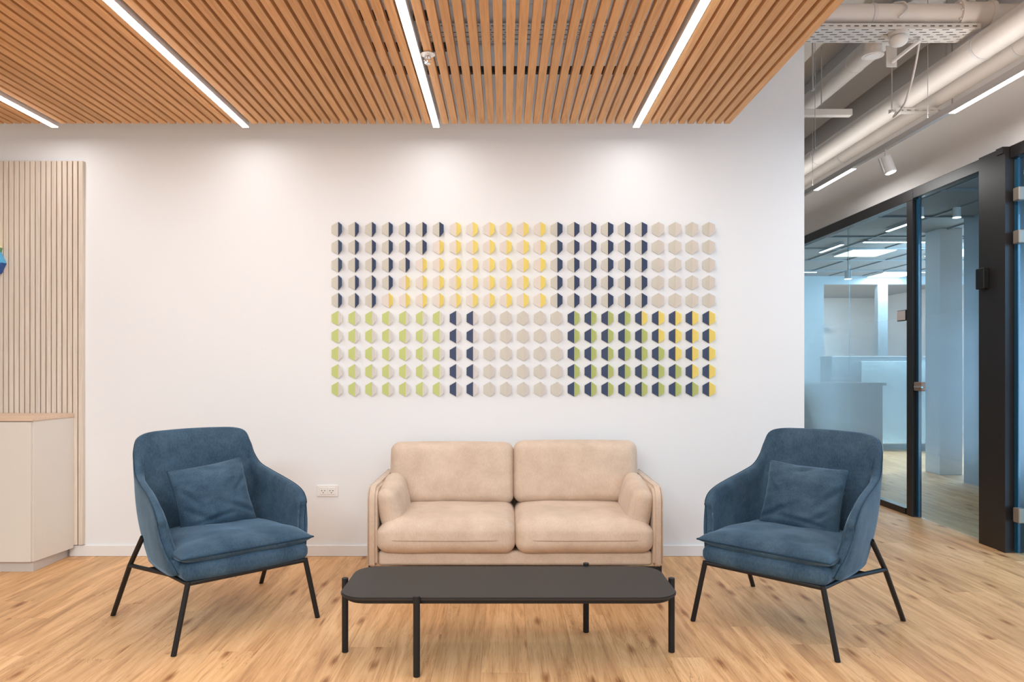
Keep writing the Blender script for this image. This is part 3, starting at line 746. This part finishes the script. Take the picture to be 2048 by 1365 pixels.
# arms: upholstered panels with rounded upper front corner
for s in (-1, 1):
    out = []
    y0, y1, z0, z1, rr = YFr, YBk, .150, .608, .085
    out += [(y1, z0), (y0 + .02, z0), (y0, z0 + .02)]
    for k in range(9):
        a = math.pi - k * (math.pi / 2) / 8; out.append((y0 + rr + rr * math.cos(a), z1 - rr + rr * math.sin(a)))
    out += [(y1 - .02, z1), (y1, z1 - .02)]
    b0 = prism(out, -.0285, .0285, .014, 4)
    xform(b0, Matrix(((0, 0, 1, s * .819), (1, 0, 0, 0), (0, 1, 0, 0), (0, 0, 0, 1))))
    bmesh.ops.recalc_face_normals(b0, faces=b0.faces)
    a_ = obj('armrest', b0, M['sofa'], sofa); smooth_angle(a_, 60)
    seam = bmesh.new(); so = [(s * .8485, y, z) for y, z in out[2:12]] + [(s * .8485, y1, z1 - .001)]
    tube(seam, [(s * .8415, y, z) for y, z in out[2:]], .0022, 6); obj('piping', seam, M['sofa'], a_, True)
# seat cushions
for s, xc, wdt in ((-1, -.3975, .796), (1, .3985, .792)):
    def fn(p, u, v_, t_, s=s):
        q = p.copy(); cu = max(0, 1 - u * u); cv = max(0, 1 - v_ * v_)
        q.z += (.026 if t_ > 0 else -.004) * (1 - u ** 4) * (1 - v_ ** 4) * abs(t_)
        so_ = max(0, min(1, (u * s - .55) / .45)); q.z -= .045 * so_ * so_ * max(0, t_)
        if v_ < 0: q.y -= .014 * (1 - u ** 4) * (1 - t_ * t_) * min(1, -v_ * 2)
        q.z += nzd(p, 5, .007, s * 3) + nzd(p, 14, .0015, s)
        q.x *= 1 + .008 * cv
        return q
    b0 = softbox(wdt + .004, .685, .190, .066, fn, n=7, m=22, sm=2)
    c_ = obj('seat_cushion', xform(b0, Matrix.Translation((xc, -.055, .325))), M['sofa'], sofa, True)
    # welt line round the front
    sm = bmesh.new(); pts = []
    for k in range(25):
        u = -1 + k / 12; xx = xc + u * (wdt / 2 - .020); yy = -.055 - .3425 - .0150 * (1 - u ** 4) + (.020 * max(0, abs(u) - .80) / .2)
        pts.append((xx, yy, .312))
    tube(sm, pts, .0026, 6); obj('seam', sm, M['sofaseam'], c_, True)
# back cushions
for s, xc, wdt in ((-1, -.4005, .792), (1, .3975, .798)):
    def fn(p, u, v_, t_, s=s):
        q = p.copy(); cu = max(0, 1 - u * u); ct = max(0, 1 - t_ * t_)
        if v_ < 0: q.y -= .034 * (1 - u ** 4) * (1 - t_ ** 4) * min(1, -v_ * 1.5)
        q.z += .006 * cu * (t_ > 0)
        q.y += nzd(p, 5, .008, s * 5)
        return q
    b0 = softbox(wdt + .006, .155, .400, .062, fn, n=6, m=22, sm=3)
    xform(b0, Matrix.Translation((xc, .188, .606 + (.010 if s > 0 else 0))) @ Matrix.Rotation(math.radians(-9), 4, 'X'))
    obj('back_cushion', b0, M['sofa'], sofa, True)
# bolsters along the arms
for s in (-1, 1):
    def fn(p, u, v_, t_, s=s):
        q = p.copy(); cv = max(0, 1 - v_ * v_); ct = max(0, 1 - t_ * t_)
        q.x += (u) * .022 * (1 - v_ ** 2) * (1 - t_ ** 2)
        q += Vector((nzd(p, 9, .006, s * 2), nzd(p, 9, .005, 9), nzd(p, 8, .006, 5)))
        return q
    b0 = softbox(.120, .455, .275, .058, fn, n=6, m=12, sm=3)
    mt = Matrix.Translation((s * .730, -.128, .478)) @ Matrix.Rotation(math.radians(s * 12), 4, 'Y') @ Matrix.Rotation(math.radians(6), 4, 'X')
    obj('arm_cushion', xform(b0, mt), M['sofa'], sofa, True)
# legs and black underframe
for sx in (-1, 1):
    for y in (YFr + .03, YBk - .04):
        b0 = bmesh.new(); cyl(b0, (sx * .832, y, 0), (sx * .832, y, .152), .012, 14); smooth_angle(obj('leg', b0, M['black'], sofa))
b0 = bmesh.new()
for p, q in (((-.832, YFr + .03), (.832, YFr + .03)), ((-.832, YBk - .04), (.832, YBk - .04)), ((-.832, YFr + .03), (-.832, YBk - .04)), ((.832, YFr + .03), (.832, YBk - .04))):
    cyl(b0, (*p, .138), (*q, .138), .011, 10)
smooth_angle(obj('underframe', b0, M['black'], sofa))

# ------------------------------------------------------------------ coffee table
tb = thing('coffee_table', 'low black metal coffee table with rounded top in front of the sofa', 'coffee table', (.0, 3.22, 0))
def rrect(x0, x1, y0, y1, rs, n=8):
    out = []
    for (cx_, cy_, a0, r) in ((x1 - rs[0], y0 + rs[0], -90, rs[0]), (x1 - rs[1], y1 - rs[1], 0, rs[1]), (x0 + rs[2], y1 - rs[2], 90, rs[2]), (x0 + rs[3], y0 + rs[3], 180, rs[3])):
        for k in range(n + 1):
            a = math.radians(a0 + 90 * k / n); out.append((cx_ + r * math.cos(a), cy_ + r * math.sin(a)))
    return out
oy = 3.22
tt = obj('tabletop', prism(rrect(-.712, .742, 2.985 - oy, 3.462 - oy, (.11, .11, .11, .11)), .313, .327, .004, 2), M['top'], tb); smooth_angle(tt, 40)
obj('top_frame', prism(rrect(-.69, .72, 3.005 - oy, 3.44 - oy, (.1, .1, .1, .1)), .296, .3128), M['black'], tb)
for lx, ly in ((-.37, 2.976), (.396, 3.475), (-.727, 3.232), (.757, 3.232)):
    b0 = bmesh.new(); cyl(b0, (lx, ly - oy, 0), (lx, ly - oy, .338), .0145, 20)
    es = [e for e in b0.edges if abs(e.verts[0].co.z - e.verts[1].co.z) < 1e-6]
    bmesh.ops.bevel(b0, geom=es, offset=.002, segments=1, affect='EDGES')
    smooth_angle(obj('leg', b0, M['black'], tb))

# ------------------------------------------------------------------ armchairs
TP = [(.366, -.248, .500), (.377, -.235, .565), (.380, -.200, .615), (.374, -.130, .648), (.362, -.02, .676), (.350, .12, .704), (.337, .235, .735), (.324, .300, .790),
      (.311, .334, .856), (.286, .360, .910), (.228, .376, .931), (.12, .386, .937), (0, .388, .939)]
BP = [(.322, -.325, .345), (.330, -.312, .336), (.337, -.27, .331), (.338, -.20, .33), (.337, -.12, .33), (.332, -.03, .33), (.320, .07, .33), (.300, .14, .33),
      (.270, .185, .33), (.215, .215, .33), (.150, .225, .33), (.075, .23, .33), (0, .23, .33)]
def spline(pts, n):
    P = [Vector(p) for p in pts]; m = len(P) - 1; out = []
    for i in range(n + 1):
        s = i / n * m; k = min(m - 1, int(s)); t_ = s - k
        a, b, c = P[max(0, k - 1)], P[k], P[k + 1]
        d = P[k + 2] if k + 2 <= m else Vector((-P[m - 1].x, P[m - 1].y, P[m - 1].z))
        out.append(.5 * ((2 * b) + (c - a) * t_ + (2 * a - 5 * b + 4 * c - d) * t_ ** 2 + (-a + 3 * b - 3 * c + d) * t_ ** 3))
    return out
NS, NT = 54, 14
def shell():
    T = spline(TP, NS); Bt = spline(BP, NS); TH = .050
    rows = []
    for i in range(NS + 1):
        row = []; s = i / NS
        for j in range(NT + 1):
            t_ = j / NT; p = Bt[i].lerp(T[i], t_)
            f_ = min(1, max(0, (s - .42) / .38)); ph = math.pi / 2 * f_ * f_ * (3 - 2 * f_)
            out = Vector((math.cos(ph), math.sin(ph), 0))
            row.append(p + out * (.024 * math.sin(math.pi * t_) * (1 - .55 * s) * (.15 + .85 * min(1, s / .3))))
        rows.append(row)
    F = rows + [[Vector((-p.x, p.y, p.z)) for p in r] for r in rows[-2::-1]]
    n = len(F); nt_ = NT
    def nrm(i, j):
        a = F[min(n - 1, i + 1)][j] - F[max(0, i - 1)][j]; b = F[i][min(nt_, j + 1)] - F[i][max(0, j - 1)]
        s = 1 - abs(i / (n - 1) * 2 - 1); f_ = min(1, max(0, (s - .42) / .38)); ph = math.pi / 2 * f_ * f_ * (3 - 2 * f_)
        o_ = Vector((math.cos(ph) * (1 if i < n / 2 else -1), math.sin(ph), 0))
        v = a.cross(b); v = v.normalized() if v.length > 1e-9 else o_
        if v.dot(o_) < 0: v = -v
        k_ = min(1, max(0, (s - .25) / .2))
        return (o_ * (1 - .75 * k_) + v * .75 * k_).normalized()
    NR = [[nrm(i, j) for j in range(nt_ + 1)] for i in range(n)]
    IN = [[F[i][j] - NR[i][j] * TH * (.8 if j == nt_ else 1) for j in range(nt_ + 1)] for i in range(n)]
    bm = bmesh.new()
    VO = [[bm.verts.new(p) for p in r] for r in F]; VI = [[bm.verts.new(p) for p in r] for r in IN]
    def q(*v):
        try: bm.faces.new(v)
        except ValueError: pass
    for i in range(n - 1):
        for j in range(nt_):
            q(VO[i][j], VO[i][j + 1], VO[i + 1][j + 1], VO[i + 1][j]); q(VI[i][j], VI[i + 1][j], VI[i + 1][j + 1], VI[i][j + 1])
    chain = [(0, j) for j in range(nt_)] + [(i, nt_) for i in range(n)] + [(n - 1, j) for j in range(nt_ - 1, -1, -1)]
    caps = []; m = len(chain)
    for k, (i, j) in enumerate(chain):
        o_, i_ = F[i][j], IN[i][j]
        a, b = chain[max(0, k - 1)], chain[min(m - 1, k + 1)]
        tan = (F[b[0]][b[1]] - F[a[0]][a[1]]).normalized(); th = (o_ - i_)
        d = tan.cross(th).normalized()
        ref = o_ - F[min(max(i, 1), n - 2)][max(0, j - 1)] if j == nt_ else o_ - F[1 if i == 0 else n - 2][j]
        if d.dot(ref) < 0: d = -d
        c = (o_ + i_) / 2; R_ = th.length / 2
        caps.append([VO[i][j]] + [bm.verts.new(c + th.normalized() * R_ * math.cos(a_) + d * R_ * .62 * math.sin(a_)) for a_ in (.55, 1.1, math.pi / 2, 2.04, 2.59)] + [VI[i][j]])
    for k in range(m - 1):
        for c in range(6): q(caps[k][c], caps[k + 1][c], caps[k + 1][c + 1], caps[k][c + 1])
    for i in range(n - 1): q(VO[i][0], VO[i + 1][0], VI[i + 1][0], VI[i][0])
    bmesh.ops.recalc_face_normals(bm, faces=bm.faces)
    rim = [(caps[k][1].co.copy(), (F[i][j] - IN[i][j]).normalized()) for k, (i, j) in enumerate(chain)]
    side = [[F[i][j] + NR[i][j] * .0004 for j in range(nt_ + 1)] for i in (int(NS * .60), n - 1 - int(NS * .60))]
    return bm, rim, side
def armchair(name, label, loc, rz, seed):
    t = thing(name, label, 'armchair', loc, rz, 'blue armchairs')
    bm, rim, side = shell()
    sh = obj('shell', bm, M['velvet'], t, True)
    # piping along the outer rim
    b0 = bmesh.new(); pp = []
    for p, o_ in rim: pp.append(p + o_ * .0005)
    tube(b0, pp, .0032, 6); obj('piping', b0, M['velvet2'], sh, True)
    for sd in side:
        b0 = bmesh.new(); tube(b0, sd, .0018, 6); obj('seam', b0, M['velvet2'], sh, True)
    # seat base with soft front lip
    def fb(p, u, v_, t_):
        q = p.copy()
        if v_ > 0: q.x *= 1 - .12 * v_
        q.z += .006 * t_ * (1 - u * u); q.y -= .010 * (1 - u * u) * (v_ < 0) * abs(v_)
        return q
    obj('seat_base', xform(softbox(.622, .605, .080, .034, fb, n=5, m=12), Matrix.Translation((0, -.095, .354))), M['velvet'], t, True)
    # loose seat cushion with knife edge
    def wr(u, v_, s):
        return nzd(Vector((u, v_, 0)), 2.2, .010, seed) + nzd(Vector((u, v_, 0)), 5, .003, seed)
    b0 = pillow(.655, .60, .126, -.012, 30, wr, ex=3.6, pw=.46)
    mt = Matrix.Translation((0, -.100, .420)) @ Matrix.Rotation(math.radians(-1), 4, 'X')
    # narrow the cushion toward the back
    for v in b0.verts:
        k = (v.co.y + .3) / .6; v.co.x *= 1 - .13 * max(0, k)
    sc_ = obj('seat_cushion', xform(b0, mt), M['velvet'], t, True)
    e = pillow_edge(.655, .60, -.012)
    b0 = bmesh.new(); tube(b0, [mt @ Vector((x * (1 - .13 * max(0, (y + .3) / .6)), y, 0)) for x, y, z in e], .0042, 6, True); obj('piping', b0, M['velvet2'], sc_, True)
    # metal frame
    for s in (-1, 1):
        b0 = bmesh.new(); tube(b0, [(s * .356, -.392, .0), (s * .292, -.385, .305), (s * .290, -.384, .318)], .0125, 14); smooth_angle(obj('leg', b0, M['black'], t), 50)
        b0 = bmesh.new(); tube(b0, [(s * .402, .372, 0), (s * .378, .165, .30), (s * .352, .055, .455)], .0125, 14); smooth_angle(obj('leg', b0, M['black'], t), 50)
        b0 = bmesh.new(); tube(b0, [(s * .380, .165, .30), (s * .30, -.16, .306), (s * .290, -.384, .308)], .0105, 10); smooth_angle(obj('side_rail', b0, M['black'], t), 50)
    b0 = bmesh.new(); cyl(b0, (-.29, -.384, .308), (.29, -.384, .308), .011, 10); smooth_angle(obj('front_rail', b0, M['black'], t))
    b0 = bmesh.new(); cyl(b0, (-.34, .0, .304), (.34, .0, .304), .010, 10); smooth_angle(obj('rear_rail', b0, M['black'], t))
    return t
def throw(label, ch_loc, rz, loc, yaw, lean, roll, seed, w_=.388, h_=.355):
    def wr(u, v_, s):
        a = nzd(Vector((u, v_, 0)), 1.8, .012, seed) + nzd(Vector((u * .6, v_ * 1.6, 0)), 4, .005, seed)
        for k, (cu, cv, an, ln, dp) in enumerate(((-.55, -.55, .5, .5, .010), (.2, -.72, -.1, .5, .008), (.75, .1, .9, .3, .008), (-.75, .2, -.8, .35, .008), (.0, .8, .3, .25, .008), (.6, -.5, .7, .35, .009))):
            if seed % 2: cu = -cu; an = -an
            du, dv = u - cu, v_ - cv; al = du * math.cos(an) + dv * math.sin(an); ac = -du * math.sin(an) + dv * math.cos(an)
            a -= 1.5 * dp * math.exp(-(al / ln) ** 2 - (ac / .055) ** 2); a += dp * .9 * math.exp(-(al / ln) ** 2 - ((ac - .12) / .08) ** 2)
        return a
    W = Matrix.Translation(ch_loc) @ Matrix.Rotation(rz, 4, 'Z') @ Matrix.Translation(loc) @ Matrix.Rotation(yaw, 4, 'Z') @ Matrix.Rotation(math.radians(90) + lean, 4, 'X') @ Matrix.Rotation(roll, 4, 'Z')
    b0 = pillow(w_, h_, .165, .06, 48, wr, ex=2.6, pw=.50)
    o = thing('throw_cushion', label, 'cushion'); o.matrix_world = W
    p_ = obj('cover', b0, M['velvet'], o, True)
    b1 = bmesh.new(); tube(b1, pillow_edge(w_, h_, .06), .0030, 6, True); obj('piping', b1, M['velvet2'], o, True)
    return o
LA, RA = math.radians(43.5), math.radians(-45)
LC, RC = (-1.497, 3.715, 0), (1.487, 3.652, 0)
armchair('armchair', 'blue velvet armchair on black legs at left, facing the coffee table', LC, LA, 1)
armchair('armchair', 'blue velvet armchair on black legs at right, before the glass doors', RC, RA, 4)
throw('square blue cushion tilted in the left armchair', LC, LA, (0.0, .075, .612), math.radians(-4), math.radians(-20), math.radians(7), 3)
throw('square blue cushion leaning in the right armchair', RC, RA, (.012, .075, .612), math.radians(4), math.radians(-20), math.radians(-3), 8, .405, .362)
